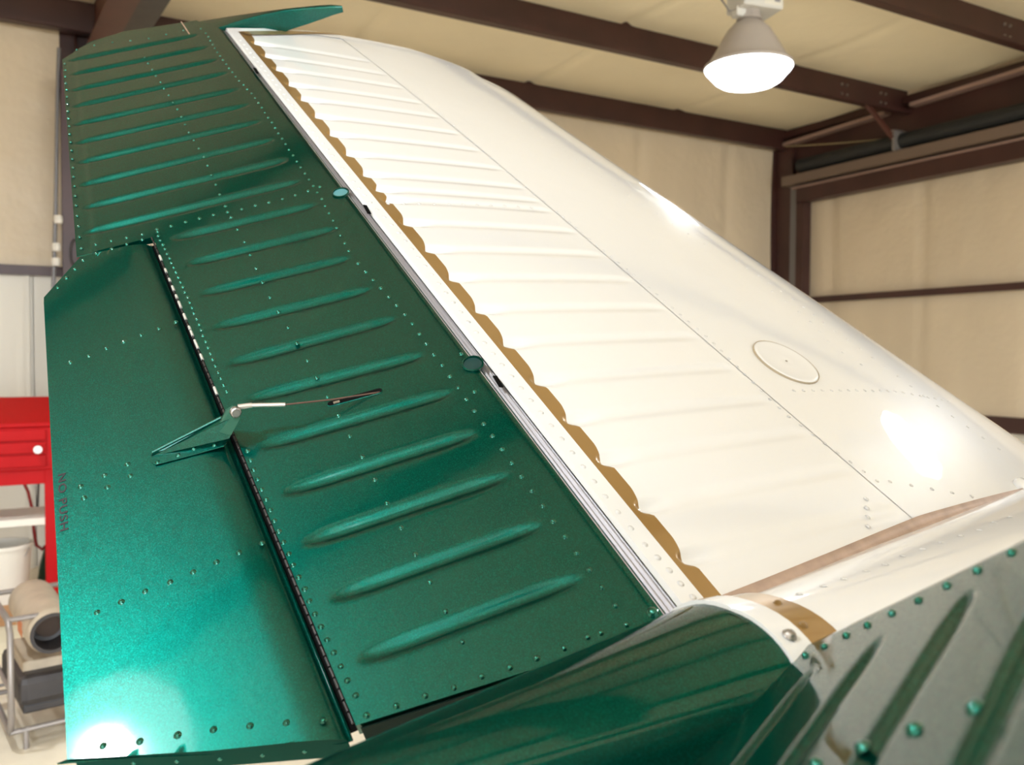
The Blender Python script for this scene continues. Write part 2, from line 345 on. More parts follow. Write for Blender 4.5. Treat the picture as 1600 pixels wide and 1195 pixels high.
class Frame:
    """u aft along the chord, v outboard, h above the surface; side -1 mirrors it to the near half"""
    def __init__(s, P, c, S, n, mirror=False): s.P, s.c, s.S, s.n, s.m = P, c, S, n, mirror
    def w(s, u, v, h=0):
        q = s.P+s.c*u+s.S*v+s.n*h
        if s.m: d = q-M0; q = M0+d-2*(d@dR)*dR
        return q
    def dirs(s):
        f = (lambda a: a-2*(a@dR)*dR) if s.m else (lambda a: a)
        return f(s.c), f(s.S), f(s.n)
    def uv(s, px, py, h=0):
        q = hit(px, py, s.P+s.n*h, s.n)-s.P
        return np.linalg.lstsq(np.c_[s.c, s.S], q, rcond=None)[0]
RF = Frame(P0, C_, S_, N_); RN = Frame(P0, C_, S_, N_, True)
UH = -.060                                            # leading edge of the movable surface
# beads pressed in the skin: (u, v) of both ends
BEADS = [((906,902),(565,1030)),((843,820),(522,934)),((793,742),(478,848)),((740,677),(445,770)),((703,613),(409,698)),((660,555),(387,625)),((617,498),(359,569)),((578,452),(335,512)),((547,403),(313,460)),((524,357),(292,413)),((494,320),(271,373))]
_up = [((380,1035),(1335,805)),((375,925),(1275,710)),((355,825),(1215,620)),((345,725),(1155,540)),((335,638),(1105,465)),((325,555),(1065,395)),((322,475),(1015,322)),((318,402),(965,265)),((312,332),(925,208)),((305,270),(880,155))]
BEADS += [((b[0]/2.845, b[1]/2.845), (a[0]/2.845, a[1]/2.845)) for a, b in _up]
BUV = [(RF.uv(*a), RF.uv(*b)) for a, b in BEADS]
def smooth(x): x = np.clip(x, 0, 1); return x*x*(3-2*x)
def bead_h(u, v, segs, half, H, tap):
    h = np.zeros_like(u)
    for (a, b) in segs:
        d = b-a; L = np.hypot(*d); t = d/L
        al = (u-a[0])*t[0]+(v-a[1])*t[1]; ac = np.abs(-(u-a[0])*t[1]+(v-a[1])*t[0])
        e = np.clip(np.minimum(al, L-al)/tap, 0, 1); k = np.sqrt(np.clip(1-(1-e)**2, 0, 1))
        wd = half*(.25+.75*k); m = (ac < wd) & (k > 0)
        h = np.where(m, np.maximum(h, H*k*np.cos(ac/np.maximum(wd, 1e-6)*math.pi/2)**2), h)
    return h
def section_mesh(fr, vs, uf, ua, rx, rz, hte, hfun, vroot=None, vtip=None, nu=70, nn=8, nb=3, te_blunt=True):
    """closed airfoil-like rings, one per v; uf/ua give the chord ends; returns verts and faces"""
    V = []; K = 0
    for v in vs:
        a, b = uf(v), ua(v)
        phi = np.linspace(-math.pi/2, math.pi/2, nn+1)
        un = a+rx-rx*np.cos(phi); hn = -rz+rz*np.sin(phi)
        ut = a+rx+(b-a-rx)*np.linspace(0, 1, nu+1)[1:]; ht = np.zeros(nu)
        ub = b+(a+rx-b)*np.linspace(0, 1, nb+2)[:-1]; hb = -hte+(-2*rz+hte)*np.linspace(0, 1, nb+2)[:-1]
        u = np.concatenate([un, ut, ub]); h = np.concatenate([hn, ht, hb])
        vv = np.full_like(u, v)
        if vroot is not None: vv = np.maximum(vv, vroot(u))
        if vtip is not None: vv = np.minimum(vv, vtip(u))
        top = np.concatenate([np.zeros(nn//2+1), np.ones(nn-nn//2+nu), np.zeros(len(ub))])
        h = h+np.where(top > 0, hfun(u, vv), 0)
        K = len(u)
        V += [fr.w(u[i], vv[i], h[i]) for i in range(K)]
    F = []; n = len(vs)
    for j in range(n-1):
        for i in range(K):
            i2 = (i+1) % K; q = (j*K+i, j*K+i2, (j+1)*K+i2, (j+1)*K+i)
            if np.linalg.norm(V[q[0]]-V[q[3]]) < 1e-6 and np.linalg.norm(V[q[1]]-V[q[2]]) < 1e-6: continue
            F.append(q)
    F.append(tuple(range(K))[::-1]); F.append(tuple((n-1)*K+i for i in range(K)))
    if not fr.m: F = [f[::-1] for f in F]
    return V, F, K
def flipfix(o):
    bm = bmesh.new(); bm.from_mesh(o.data); bmesh.ops.recalc_face_normals(bm, faces=bm.faces); bm.to_mesh(o.data); bm.free()
# rivets: one shared mesh per paint
def rivet_mesh(m, k=1.):
    b = MB(); b.lathe([(1.25, 0), (1.2, .16*k), (.95, .20*k), (.88, .55*k), (.60, .82*k), (0, .92*k)], (0, 0, 0), (0, 0, 1), 10)
    me = bpy.data.meshes.new('rivet'); me.from_pydata(b.V, [], b.F); me.materials.append(m); me.polygons.foreach_set('use_smooth', [True]*len(me.polygons)); return me
RG = rivet_mesh(GRIV); RW = rivet_mesh(WHITE, .5); RGO = rivet_mesh(GOLD); RS_ = rivet_mesh(STEEL)
def put_rivet(me, p, nrmv, r, parent, label=None):
    o = bpy.data.objects.new('rivet', me); COL.objects.link(o); o.parent = parent
    q = Vector(nrmv).to_track_quat('Z', 'Y'); M = Matrix.Translation(Vector(p)) @ q.to_matrix().to_4x4() @ Matrix.Diagonal((r, r, r, 1))
    o.matrix_parent_inverse = Matrix.Translation(-Vector(parent_world(parent))); o.matrix_basis = M
    if label: o['label'] = label
    return o
def rivet_row(fr, pts, n, r, me, parent, h=0., rough=False):
    """pts: pixel polyline on the plane; n rivets equally spaced in metres"""
    q = [fr.uv(*p, h) for p in pts]; row(fr, q, n, r, me, parent, h)
def row(fr, q, n, r, me, parent, h=0., hf=None):
    q = np.array(q); L = np.r_[0, np.cumsum(np.hypot(*np.diff(q, axis=0).T))]
    for t in np.linspace(0, L[-1], n):
        u = np.interp(t, L, q[:, 0])+random.uniform(-.0005, .0005); v = np.interp(t, L, q[:, 1])+random.uniform(-.0007, .0007)
        put_rivet(me, fr.w(u, v, h+(hf(u, v) if hf else 0)), fr.dirs()[2], r*random.uniform(.94, 1.06), parent)
plane = empty('airplane_tail', M0, 'white and dark green V-tail of a light airplane with a gold stripe', 'airplane')

# ---- movable surfaces (far one seen from its upper face, near one its mirror image)
UA = .258                          # aft edge ahead of the trim tab
VT = .832; TIPP = [(97, 92), (141, 65), (193, 49), (246, 41), (306, 32), (330, 38), (346, 46)]
tipq = np.array([RF.uv(*p) for p in TIPP]); tipq = tipq[np.argsort(tipq[:, 0])]
def vtip(u): return np.interp(u, tipq[:, 0], tipq[:, 1])
te_lo, te_hi = RF.uv(119, 396), RF.uv(98, 110)
def ua_up(v): return te_lo[0]+(te_hi[0]-te_lo[0])*(v-te_lo[1])/(te_hi[1]-te_lo[1])-.012*max(0, (v-1.56)/.06)**2*0
rq = [RF.uv(1060, 974), RF.uv(575, 1127)]
def vroot(u): return rq[0][1]+(rq[1][1]-rq[0][1])*(u-rq[0][0])/(rq[1][0]-rq[0][0])
HALF, BH = .0125, .0056
def h_low(u, v): return -bead_h(u, v, BUV, HALF, BH, .055)
def h_up(u, v):
    e = np.array([ua_up(x) for x in np.atleast_1d(v)])
    return -bead_h(u, v, BUV, HALF, BH, .055)-.0012*smooth((u-(e-.030))/.006)
def ruddervator(fr, name):
    uf = (lambda v: UH-.020*max(0, 1-v/.18)) if fr.m else (lambda v: UH)
    vr = (lambda u: vroot(u)-.028) if fr.m else vroot
    vs = np.arange(-.085-(.03 if fr.m else 0), VT-.001, .0036); vs = np.append(vs, VT)
    V, F, K = section_mesh(fr, vs, uf, lambda v: UA, .016, .016, .020, h_low, vroot=vr, nu=60)
    vs2 = np.arange(VT, 1.72, .0036)
    V2, F2, K2 = section_mesh(fr, vs2, lambda v: UH, ua_up, .016, .016, .003, h_up, vtip=vtip, nu=90)
    n = len(V); F = F+[tuple(i+n for i in f) for f in F2]; V = V+V2
    o = mesh_obj(name, V, F, GREEN, plane, 38); flipfix(o); return o
rf = ruddervator(RF, 'ruddervator'); tag(rf, 'far dark green ribbed ruddervator hinged behind the white stabilizer')
rn = ruddervator(RN, 'ruddervator'); tag(rn, 'near dark green ribbed ruddervator with mirror-like gloss')
# rivet rows of the far one
P1 = 2.845
rows = [([(572, 1117), (627, 1101), (668, 1086), (714, 1072), (755, 1057), (797, 1043), (839, 1028), (881, 1014)], 8, .0027),
        ([(917, 995), (939, 988)], 2, .0027), ([(979, 976), (956, 939), (910, 875), (864, 814), (787, 705), (703, 589), (640, 500), (560, 412)], 30, .0026),
        ([(722, 1003), (646, 862), (584, 747), (528, 649), (475, 554), (420, 462), (383, 381), (352, 322)], 24, .0026),
        ([(555, 1086), (505, 986), (462, 890), (420, 792), (395, 728), (386, 704)], 22, .0026),
        ([(354, 612), (334, 565), (315, 517), (295, 470), (275, 425), (258, 390), (247, 369)], 30, .0025),
        ([(245, 359), (291, 347), (336, 335), (381, 326), (426, 315), (470, 303), (500, 292)], 13, .0025),
        ([(124, 390), (150, 382), (220, 367), (246, 362)][1:], 5, .0025),
        ([(127, 388), (119, 322), (113, 250), (107, 180), (101, 100)], 23, .0022)]
for p, n, r in rows: rivet_row(RF, p, n, r, RG, rf)
rivet_row(RF, [(545, 392), (502, 310), (470, 262), (420, 185), (395, 148), (367, 119), (340, 82), (322, 52)], 42, .0021, RG, rf)
rivet_row(RF, [(343, 304), (322, 252), (296, 208), (275, 167), (250, 128), (226, 90)], 19, .0021, RG, rf)
rivet_row(RF, [(120, 78), (160, 68), (230, 61), (290, 47), (314, 45)], 8, .0021, RG, rf)
big = put_rivet(RG, RF.w(*RF.uv(1020, 957)), N_, .0052, rf, 'large round-headed screw at the root corner')
put_rivet(RG, RF.w(*RF.uv(741, 612)), N_, .0026, rf); put_rivet(RG, RF.w(*RF.uv(720, 553)), N_, .0026, rf)
def pxn(u, v): return (u, v)
# near one
nr = [([(-.046, -.104+.012*0), (-.043, -.04)], 1), ]
row(RN, [(-.046, -.062), (-.034, .10), (-.030, .42)], 19, .0031, RG, rn); row(RN, [(-.045, -.100), (.02, -.095), (.24, -.076)], 11, .0027, RG, rn)
row(RN, [(.152, .115), (.152, .33)], 7, .0036, RG, rn); put_rivet(RG, RN.w(-.062, -.085), RN.dirs()[2], .0036, rn)
# root cut-out and torque fitting on the near one
# ---- horn balance on the far tip
hq = [RF.uv(*p) for p in [(300, 33), (369, 21), (439, 10), (505, 2.5), (528, 1.5), (537, 6)]]
hv0 = 1.553
up_ = [(-.03, hv0)]+[(-.10, hv0), (-.20, hv0+.004), (-.29, hv0+.02), (-.325, hv0+.045)]
out = [(q[0], q[1]+.006) for q in hq]
inq = np.array([RF.uv(*p) for p in [(336, 43), (372, 30), (412, 19), (453, 11), (495, 6.5), (528, 4)]])
NS = 18; ring = []
for i in range(NS+1):
    t = i/NS; u = .02-.352*t; vo = np.interp(-u, [-q[0] for q in out], [q[1] for q in out]); vi = np.interp(-u, -inq[:, 0], inq[:, 1])
    vi = min(vi, vo-.006)
    th = .060*(1-.80*t**2.6); hc = -.003-.006*t
    tt = [(vi, hc-th), (vi, hc-th*.15), (vi+.002, hc+.0005), (vi+(vo-vi)*.5, hc+.002), (vo-.001, hc-.001), (vo, hc-th*.35), (vo-.001, hc-th*.75), (vi+(vo-vi)*.5, hc-th-.002)]
    ring.append([RF.w(u, a, b) for a, b in tt])
V = [p for r in ring for p in r]; K = 8; F = [(j*K+i, j*K+(i+1) % K, (j+1)*K+(i+1) % K, (j+1)*K+i) for j in range(NS) for i in range(K)]
F += [tuple(range(K)), tuple(NS*K+i for i in range(K))]
horn = mesh_obj('balance_horn', V, F, GREEN, rf, 45); flipfix(horn); sb = horn.modifiers.new('bevel', 'BEVEL'); sb.width = .0015; sb.segments = 2; sb.limit_method = 'ANGLE'
tag(horn, 'forward-pointing mass-balance horn at the tip')
for p in ((375, 35), (418, 38)):
    q = hit(*p, RF.w(0, inq[2][1], 0), S_); put_rivet(rivet_mesh(BLACK), q-S_*.002, -S_, .004, horn)
MB().box(RF.w(.02, 1.655, .001), C_*.001, S_*.04, N_*.0006).build('tip_joint', SEAL, rf)
# hinge-bracket openings in the leading edge
for k, (x, y) in enumerate(((535, 301), (742, 568))):
    q = RF.uv(x, y); b = MB()
    b.lathe([(.0145, .0), (.0145, .0022), (.0125, .0026), (.0118, .0004)], RF.w(q[0]+.003, q[1], 0), N_, 20)
    h_ = b.build('opening_rim', GREEN, rf, smooth=40)
    b = MB(); b.lathe([(0, .0005), (.012, .0006)], RF.w(q[0]+.003, q[1], 0), N_, 20); b.build('bracket_opening', TEAL if k == 0 else mat('dark_teal', (.01, .05, .05), .3), rf)
# slot for the pushrod
s0, s1 = RF.uv(517, 631), RF.uv(592, 611); b = MB(); ax = nrm(RF.w(*s1)-RF.w(*s0)); sy = nrm(np.cross(N_, ax)); pts = []
def capsule(r, h): 
    A, B = RF.w(*s0, h), RF.w(*s1, h)
    return [B+r*(math.cos(t)*sy+math.sin(t)*ax) for t in np.linspace(0, math.pi, 9)]+[A+r*(math.cos(t)*sy+math.sin(t)*ax) for t in np.linspace(math.pi, 2*math.pi, 9)]
o1, o2 = capsule(.0050, .0003), capsule(.0040, .0009); n = len(o1)
mesh_obj('slot_rim', o1+o2, [(i, (i+1) % n, (i+1) % n+n, i+n) for i in range(n)], GREEN, rf)
mesh_obj('pushrod_slot', capsule(.0041, .0007), [tuple(range(n))], BLACK, rf)  # flat black inset paints the dark of the hole; skin stays uncut
flipfix(bpy.data.objects['pushrod_slot'])

# ---- trim tab
tU0 = lambda v: UA+.007
tl = RF.uv(105, 1186); th_ = RF.uv(68, 465); ct = RF.uv(125, 401); fr_ = RF.uv(552, 1150); tt_ = RF.uv(236, 375)
TB = Frame(P0+N_*.000, C_, S_, N_)
def t_ua(v):
    if v <= th_[1]: return tl[0]+(th_[0]-tl[0])*(v-tl[1])/(th_[1]-tl[1])
    return th_[0]+(ct[0]-th_[0])*min(1, (v-th_[1])/(ct[1]-th_[1]))
def t_root(u): return np.interp(u, [fr_[0], (fr_[0]+tl[0])/2, tl[0]], [fr_[1], (fr_[1]+tl[1])/2-.003, tl[1]])
def t_tip(u): return np.interp(u, [tt_[0], ct[0], th_[0]], [VT-.006, VT-.006, th_[1]])
def t_h(u, v): return -.010*np.clip(1-(u-UA)/.050, 0, 1)**2.0
vs = np.concatenate([np.arange(-.085, VT-.004, .012), [VT-.004]])
V, F, K = section_mesh(TB, vs, tU0, t_ua, .012, .007, .003, t_h, vroot=t_root, vtip=t_tip, nu=40)
tab = mesh_obj('trim_tab', V, F[:-2], GREEN, plane, 45); flipfix(tab); tag(tab, 'smooth dark green trim tab set in the trailing edge')
tabn = None
V, F, K = section_mesh(Frame(P0, C_, S_, N_, True), vs, tU0, t_ua, .012, .007, .003, t_h, vroot=t_root, vtip=t_tip, nu=40)
tabn = mesh_obj('trim_tab', V, F, GREEN, plane, 45); flipfix(tabn)
# root rib set just inside the open end of the tab
rb = []
us = np.linspace(UA+.012, tl[0]-.004, 14)
topv = [TB.w(u, t_root(u)+.004, -.0012+float(t_h(np.array([u]), np.array([0]))[0])) for u in us]
lowv = [TB.w(u, t_root(u)-.006, -.016-.014*(tl[0]-u)/(tl[0]-UA)) for u in us]; n = len(us)
lipv = [TB.w(u, t_root(u)+.010, -.018-.014*(tl[0]-u)/(tl[0]-UA)) for u in us]
o = mesh_obj('root_rib', topv+lowv+lipv, [(i, i+1, i+1+n, i+n) for i in range(n-1)]+[(i+n, i+1+n, i+1+2*n, i+2*n) for i in range(n-1)], mat('green_rib', (.001, .050, .036), .6, spec=.12), tab)
for u in np.linspace(UA+.05, tl[0]-.05, 5): put_rivet(RG, TB.w(u, t_root(u)-.0015, -.012-.008*(tl[0]-u)/(tl[0]-UA)), -S_, .0022, tab)
for p, n, r in [([(110, 567), (274, 503)], 7, .0027), ([(151, 956), (409, 849)], 8, .0027), ([(126, 760), (199, 726)], 3, .0027), ([(131, 778), (204, 744)], 3, .0027),
                ([(161, 1166), (270, 1149), (385, 1134), (505, 1126)], 7, .0029), ([(90, 449), (134, 403), (156, 394), (222, 375)], 8, .0025)]:
    rivet_row(TB, p, n, r, RG, tab)
# hinge between surface and tab
hb = MB()
for k in range(70):
    v0 = -.055+k*.0127; hb.tube([RF.w(UA+.002, v0, .0004), RF.w(UA+.002, v0+.0105, .0002)], .0014, 6)
tag(hb.build('piano_hinge', mat('dark_metal', (.05, .045, .045), .5, .5), tab), 'dark piano hinge along the tab gap', kind='stuff')
hc = MB()
for v0, l in [(.76, .014), (.725, .01), (.70, .008), (.675, .012), (.655, .008), (.63, .016), (.60, .014), (.575, .008), (.56, .012), (.53, .02), (.505, .012), (.43, .015)]:
    hc.tube([RF.w(UA+.0015, v0, .0012), RF.w(UA+.0015, v0+l, .0012)], .0019, 6)
tag(hc.build('bare_hinge_knuckle', mat('bright_metal', (.8, .8, .78), .3, .5), tab), 'bright bare knuckles of the hinge', kind='stuff')
mb = MB(); mb.prism([RF.w(UA-.010, -.055, -.010), RF.w(UA+.016, -.055, -.012), RF.w(UA+.016, VT-.006, -.012), RF.w(UA-.010, VT-.006, -.010)], -N_*.006); mb.build('gap_shade_strip', BLACK, rf)  # black strip under the tab gap puts its shade into the colour
# lettering on the tab, reading down its trailing edge
cu = bpy.data.curves.new('lettering', 'FONT'); cu.body = 'NO PUSH'; cu.size = .0225; cu.extrude = .0001; cu.space_character = 1.12; cu.offset = .0004
to = bpy.data.objects.new('lettering', cu); COL.objects.link(to); bpy.context.view_layer.update()
dg = bpy.context.evaluated_depsgraph_get(); me = bpy.data.meshes.new_from_object(to.evaluated_get(dg)); bpy.data.objects.remove(to)
a, bq = TB.w(*TB.uv(91, 741)), TB.w(*TB.uv(94.5, 831)); X = nrm(bq-a); Y = nrm(np.cross(N_, X)); wtxt = max(v.co.x for v in me.vertices); sc = np.linalg.norm(bq-a)/wtxt
for v in me.vertices: v.co = Vector(a+X*v.co.x*sc+Y*v.co.y*.62*sc/1.0+N_*(.0004+v.co.z))
me.materials.clear(); me.materials.append(INK); tag(link(bpy.data.objects.new('lettering', me), tab), 'grey NO PUSH lettering')

# ---- tab horn and pushrod
def PX(x, y, h): return RF.w(*RF.uv(x, y, h), h)
b = MB()
brk = [PX(236, 712, .001), PX(238, 706, .006), PX(345, 652, .022), PX(352, 640, .034), PX(368, 634, .040), PX(378, 644, .036), PX(368, 662, .026), PX(358, 684, .010), PX(352, 690, .002)]
b.prism(brk, -S_*.0016); b.build('tab_horn', GREEN, plane, bevel=.0005); th2 = bpy.data.objects['tab_horn']; tag(th2, 'green bracket standing on the tab and reaching over the gap')
b = MB(); fl = [PX(236, 714, .0012), PX(300, 692, .0012), PX(352, 684, .0012), PX(355, 692, .0012), PX(350, 698, .0012), (PX(300, 712, .0012)), PX(243, 727, .0012), PX(237, 722, .0012)]
b.prism(fl, N_*.0012); b.build('mounting_flange', GREEN, th2, bevel=.0004)
b = MB(); tp = [PX(238, 706, .006), PX(345, 652, .022), PX(356, 650, .024)]
b.tube(tp, .0016, 6); b.build('folded_edge', GREEN, th2)
for x, y in ((246, 722), (278, 711), (303, 701), (335, 695)): put_rivet(RG, PX(x, y, .0024), N_, .0024, th2)
b = MB(); hl = [PX(337, 672, .018), PX(352, 640, .037), PX(363, 633, .041), PX(375, 636, .041), PX(374, 652, .034), PX(360, 678, .02)]
b.prism(hl, -S_*.003); b.build('horn_arm', mat('horn_edge', (.006, .10, .065), .4, .3, .6), th2, bevel=.0006)
piv = PX(368, 643, .038); b = MB()
b.lathe([(.0, .0085), (.0042, .0085), (.0046, .0065), (.0060, .0060), (.0070, .004), (.0070, .0), (.0052, -.003)], piv, nrm(-S_+N_*.5), 12); b.build('pivot_bolt', STEEL, th2)
rod = MB(); fk0, fk1, fk2 = PX(372, 636, .039), PX(394, 633, .037), PX(446, 632, .032)
rod.tube([fk0, fk1], [.0035, .0032], 8); rod.tube([fk1, fk2], .0026, 10); prod = rod.build('tab_pushrod', mat('rod_end_white', (.62, .58, .54), .35, .6), plane, smooth=40); tag(prod, 'silver pushrod end joined to a thin brownish rod entering a slot')
MB().tube([fk2, PX(520, 624, .015), PX(597, 612, -.001)], .0011, 8).build('thin_rod', CABLE, prod, smooth=40)
MB().box(PX(526, 629, .001), ax*.004, sy*.0018, N_*.0015).build('rod_guide', STEEL, prod)

# ---- stabilizer
HR = RF.w(*RF.uv(1060, 972))
eps = D(0)
SF = Frame(HR, -dF, S_, n0)                            # u negative = forward; use x = -u
LEP = [(757, 127), (900, 225), (1000, 290), (1150, 390), (1300, 490), (1450, 590), (1600, 710)]
leq = np.array([SF.uv(x, y, -.030) for x, y in LEP]); lef = np.polyfit(leq[:, 1], -leq[:, 0], 1)
def xle(v): return lef[0]*v+lef[1]
def yt(z, Cc): return 5*.088*Cc*(.2969*np.sqrt(np.maximum(z, 0))-.126*z-.3516*z*z+.2843*z**3-.1015*z**4)
def hS(x, v):
    xl = xle(v); Cc = xl*1.42; z = (xl-x)/Cc; return yt(z, Cc)-yt(xl/Cc, Cc)
def hLow(x, v):
    xl = xle(v); Cc = xl*1.42; z = (xl-x)/Cc; return -yt(z, Cc)-yt(xl/Cc, Cc)
def suv(px, py, dh=0):                                 # pixel on the curved upper surface -> x, v
    x, v = .3, .5
    for _ in range(12):
        q = SF.uv(px, py, float(hS(min(max(x, 0), xle(v)-.002), v))+dh); x, v = -q[0], q[1]
    return np.array([x, v])
tipS = np.array([suv(*p) for p in [(353, 45), (440, 46), (500, 51), (560, 61), (640, 77), (700, 97), (730, 109), (750, 122)]])
tipS = np.vstack([tipS, [xle(tipS[-1][1])-.001, tipS[-1][1]-.03]])
print('tipS', tipS.round(3).tolist())
rootS = np.array([suv(*p) for p in [(1098, 957), (1112, 945), (1200, 910), (1300, 869), (1437, 812), (1600, 768)]])
print('rootS', rootS.round(3).tolist(), 'lef', lef)
rs = np.polyfit(rootS[1:, 0], rootS[1:, 1], 1)
def s_root(x): return np.where(x < rootS[-1][0], np.interp(x, rootS[:, 0], rootS[:, 1]), rootS[-1][1]+(x-rootS[-1][0])*rs[0])
def s_tip(x): return np.interp(x, tipS[:, 0], tipS[:, 1])
def line_uv(pa, pb):
    a, b_ = suv(*pa), suv(*pb); return lambda v: a[0]+(b_[0]-a[0])*(v-a[1])/(b_[1]-a[1])
x_silver0 = lambda v: -.004+0*v
x_strip = line_uv((1081, 964), (358, 48)); x_gold = line_uv((1105, 943), (372, 50)); x_edge = line_uv((1129, 932), (392, 54))
seamP = np.array([suv(*p) for p in [(540, 65), (621, 128), (718, 207), (837, 309), (967, 411), (1100, 524), (1190, 612), (1270, 690), (1437, 812)]])
sfit = np.polyfit(seamP[:, 1], seamP[:, 0], 3)
def x_seam(v): return np.polyval(sfit, v)
NOTCH = [(397, 68), (413, 88), (431, 109), (450, 133), (471, 156), (493, 183), (516, 211), (542, 242), (569, 274), (588, 297), (602, 314), (632, 350), (668, 392), (706, 437), (746, 487), (790, 540), (840, 599), (890, 660), (943, 724), (1003, 798), (1070, 879)]
nv = sorted([suv(x, y)[1] for x, y in NOTCH])          # v of every bead
NOB = 11                                               # the rivet-row rib sits between two beads
SB_END = [(570, 71), (558, 84), (581, 103)]
sdir = nrm(suv(980, 440)-suv(713, 437.7))
print('bead dir', sdir, 'nv', np.round(nv, 3))
def sbeads():
    segs = []
    for v in nv:
        x0 = float(x_gold(v))+.010; xs = float(x_seam(v))
        segs.append((np.array([x0, v+.004]), np.array([xs-.012, v+.004+(xs-.012-x0)*sdir[1]/sdir[0]])))
    return segs
SEG = sbeads()
def s_bead(x, v): return -bead_h(x, v, SEG, .016, .0080, .03)*(1-.74*smooth((x-x_edge(v))/.05))
def wav(v):                                            # how far the paint edge steps back at each bead
    o = 0.
    for k, a in enumerate(nv):
        nx = nv[k+1] if k+1 < len(nv) else a+.085; sp = nx-a
        t = (v-a)/sp
        if 0 <= t < 1: o = max(o, .0080*(1-smooth(t/.5)))
        d = (a-v)/sp
        if 0 <= d < .12: o = max(o, .0080*(1-smooth(d/.12)))
    return o
def sheet(name, vs, xa, xb, nx, mat_, parent, hf, thick=0, smooth_=40):
    V = []; cl = []
    for v in vs:
        a, b_ = float(xa(v)), float(xb(v)); x = a+(b_-a)*np.linspace(0, 1, nx+1); vv = np.full_like(x, v)
        lo, hi = s_root(x), s_tip(x); vv = np.where(vv < lo, lo, vv); c_ = np.where(v < lo-1e-9, -1, np.where(v > hi+1e-9, 1, 0)); vv = np.minimum(vv, hi)
        h = hf(x, vv)
        V += [SF.w(-x[i], vv[i], h[i]) for i in range(nx+1)]; cl += list(c_)
    F = []; K = nx+1
    for j in range(len(vs)-1):
        for i in range(nx):
            q = (j*K+i, j*K+i+1, (j+1)*K+i+1, (j+1)*K+i); s = {cl[k] for k in q}
            if s == {-1} or s == {1}: continue
            F.append(q[::-1])
    o = mesh_obj(name, V, F, mat_, parent, smooth_)
    if o.data.polygons[len(o.data.polygons)//2].normal.dot(Vector(n0)) < 0: o.data.flip_normals()
    return o
VS = np.arange(-.12, 1.96, .0040)
sk = sheet('stabilizer', VS, lambda v: x_edge(v)-wav(v), x_seam, 46, WHITE, plane, lambda x, v: hS(x, v)+s_bead(x, v)); tag(sk, 'far white stabilizer with pressed ribs and smooth leading edge')
sheet('gold_stripe', VS, x_gold, lambda v: x_edge(v)-wav(v), 12, GOLD, sk, lambda x, v: hS(x, v)+s_bead(x, v))
VC = np.arange(-.12, 1.96, .02)
sheet('trailing_strip', VC, x_strip, x_gold, 3, WHITE, sk, lambda x, v: hS(x, v)+.0012)
sheet('trailing_lip', VC, lambda v: x_strip(v)-.0015, x_strip, 2, WHITE, sk, lambda x, v: hS(x, v)+.0012-.006*(x[-1]-x)/.0015)
sheet('hinge_cover', VC, lambda v: np.minimum(-.006, x_strip(v)-.004), lambda v: x_strip(v), 24, SILVER, sk, lambda x, v: -.007+.0022*np.sin((x-x[0])/(x[-1]-x[0]+1e-6)*math.pi*6)*1.0+.0*x)
front = sheet('leading_edge_skin', VC, x_seam, lambda v: xle(v)-.0005, 40, WHITE, sk, lambda x, v: hS(x, v)+.0007)
def xs_nose(x): return x
# nose wrap and lower skin
V = []; K = 26
for v in VC:
    tt = np.linspace(0, 1, K); xl = xle(v); x = np.concatenate([xl-.03*(1-np.sin(tt[:8]/tt[7]*math.pi/2))**2, xl-(xl+.02)*(tt[8:]-tt[7])/(1-tt[7])])
    x = np.minimum(x, xl-1e-5)
    lo, hi = s_root(x), s_tip(x); vv = np.minimum(np.maximum(np.full(K, v), lo), hi)
    h = np.where(np.arange(K) < 8, hS(x, vv), hLow(np.maximum(x, 0), vv))
    V += [SF.w(-x[i], vv[i], h[i]) for i in range(K)]
F = [(j*K+i, j*K+i+1, (j+1)*K+i+1, (j+1)*K+i) for j in range(len(VC)-1) for i in range(K-1)]
o = mesh_obj('lower_skin', V, F, WHITE, sk, 60)
# tip cap closing the outboard end
xx = np.linspace(.0, tipS[-1][0], 50); top = [SF.w(-x, float(s_tip(x))+.001, float(hS(x, s_tip(x)))+.0015) for x in xx]; mid = [SF.w(-x, float(s_tip(x))+.010, float(hS(x, s_tip(x))+hLow(x, s_tip(x)))/2) for x in xx]; bot = [SF.w(-x, float(s_tip(x)), float(hLow(x, s_tip(x)))) for x in xx]
inn = [SF.w(-x, float(s_tip(x))-.028, float(hS(x, float(s_tip(x))-.028))+.0016) for x in xx]; n = 50
mesh_obj('tip_cap', inn+top+mid+bot, [(k*n+i, k*n+i+1, (k+1)*n+i+1, (k+1)*n+i) for k in range(3) for i in range(n-1)], WHITE, sk, 50)
bt = [(371, 49), (400, 48.3), (450, 48), (500, 50), (532, 53.2)]; bb = [(389, 54), (400, 54.2), (450, 53.6), (500, 52.8), (532, 54)]
V = []
for (x, y) in bt+bb: q = suv(x, y, .003); V.append(SF.w(-q[0], q[1], float(hS(*q))+.003))
tag(mesh_obj('tip_gold_band', V, [(i, i+1, i+6, i+5) for i in range(4)], GOLD, sk, 40), 'narrow gold band under the tip edge')
for (xa, ya), (xb, yb) in (((773, 588), (783, 605)), ((570, 321), (577, 334)), ((398, 107), (402, 115))):
    qa, qb = suv(xa, ya), suv(xb, yb); pa, pb = SF.w(-qa[0], qa[1], .0008), SF.w(-qb[0], qb[1], .0008)
    MB().box((pa+pb)/2, (pb-pa)/2, nrm(np.cross(n0, pb-pa))*.003, n0*.0008).build('hinge_notch', BLACK, sk)
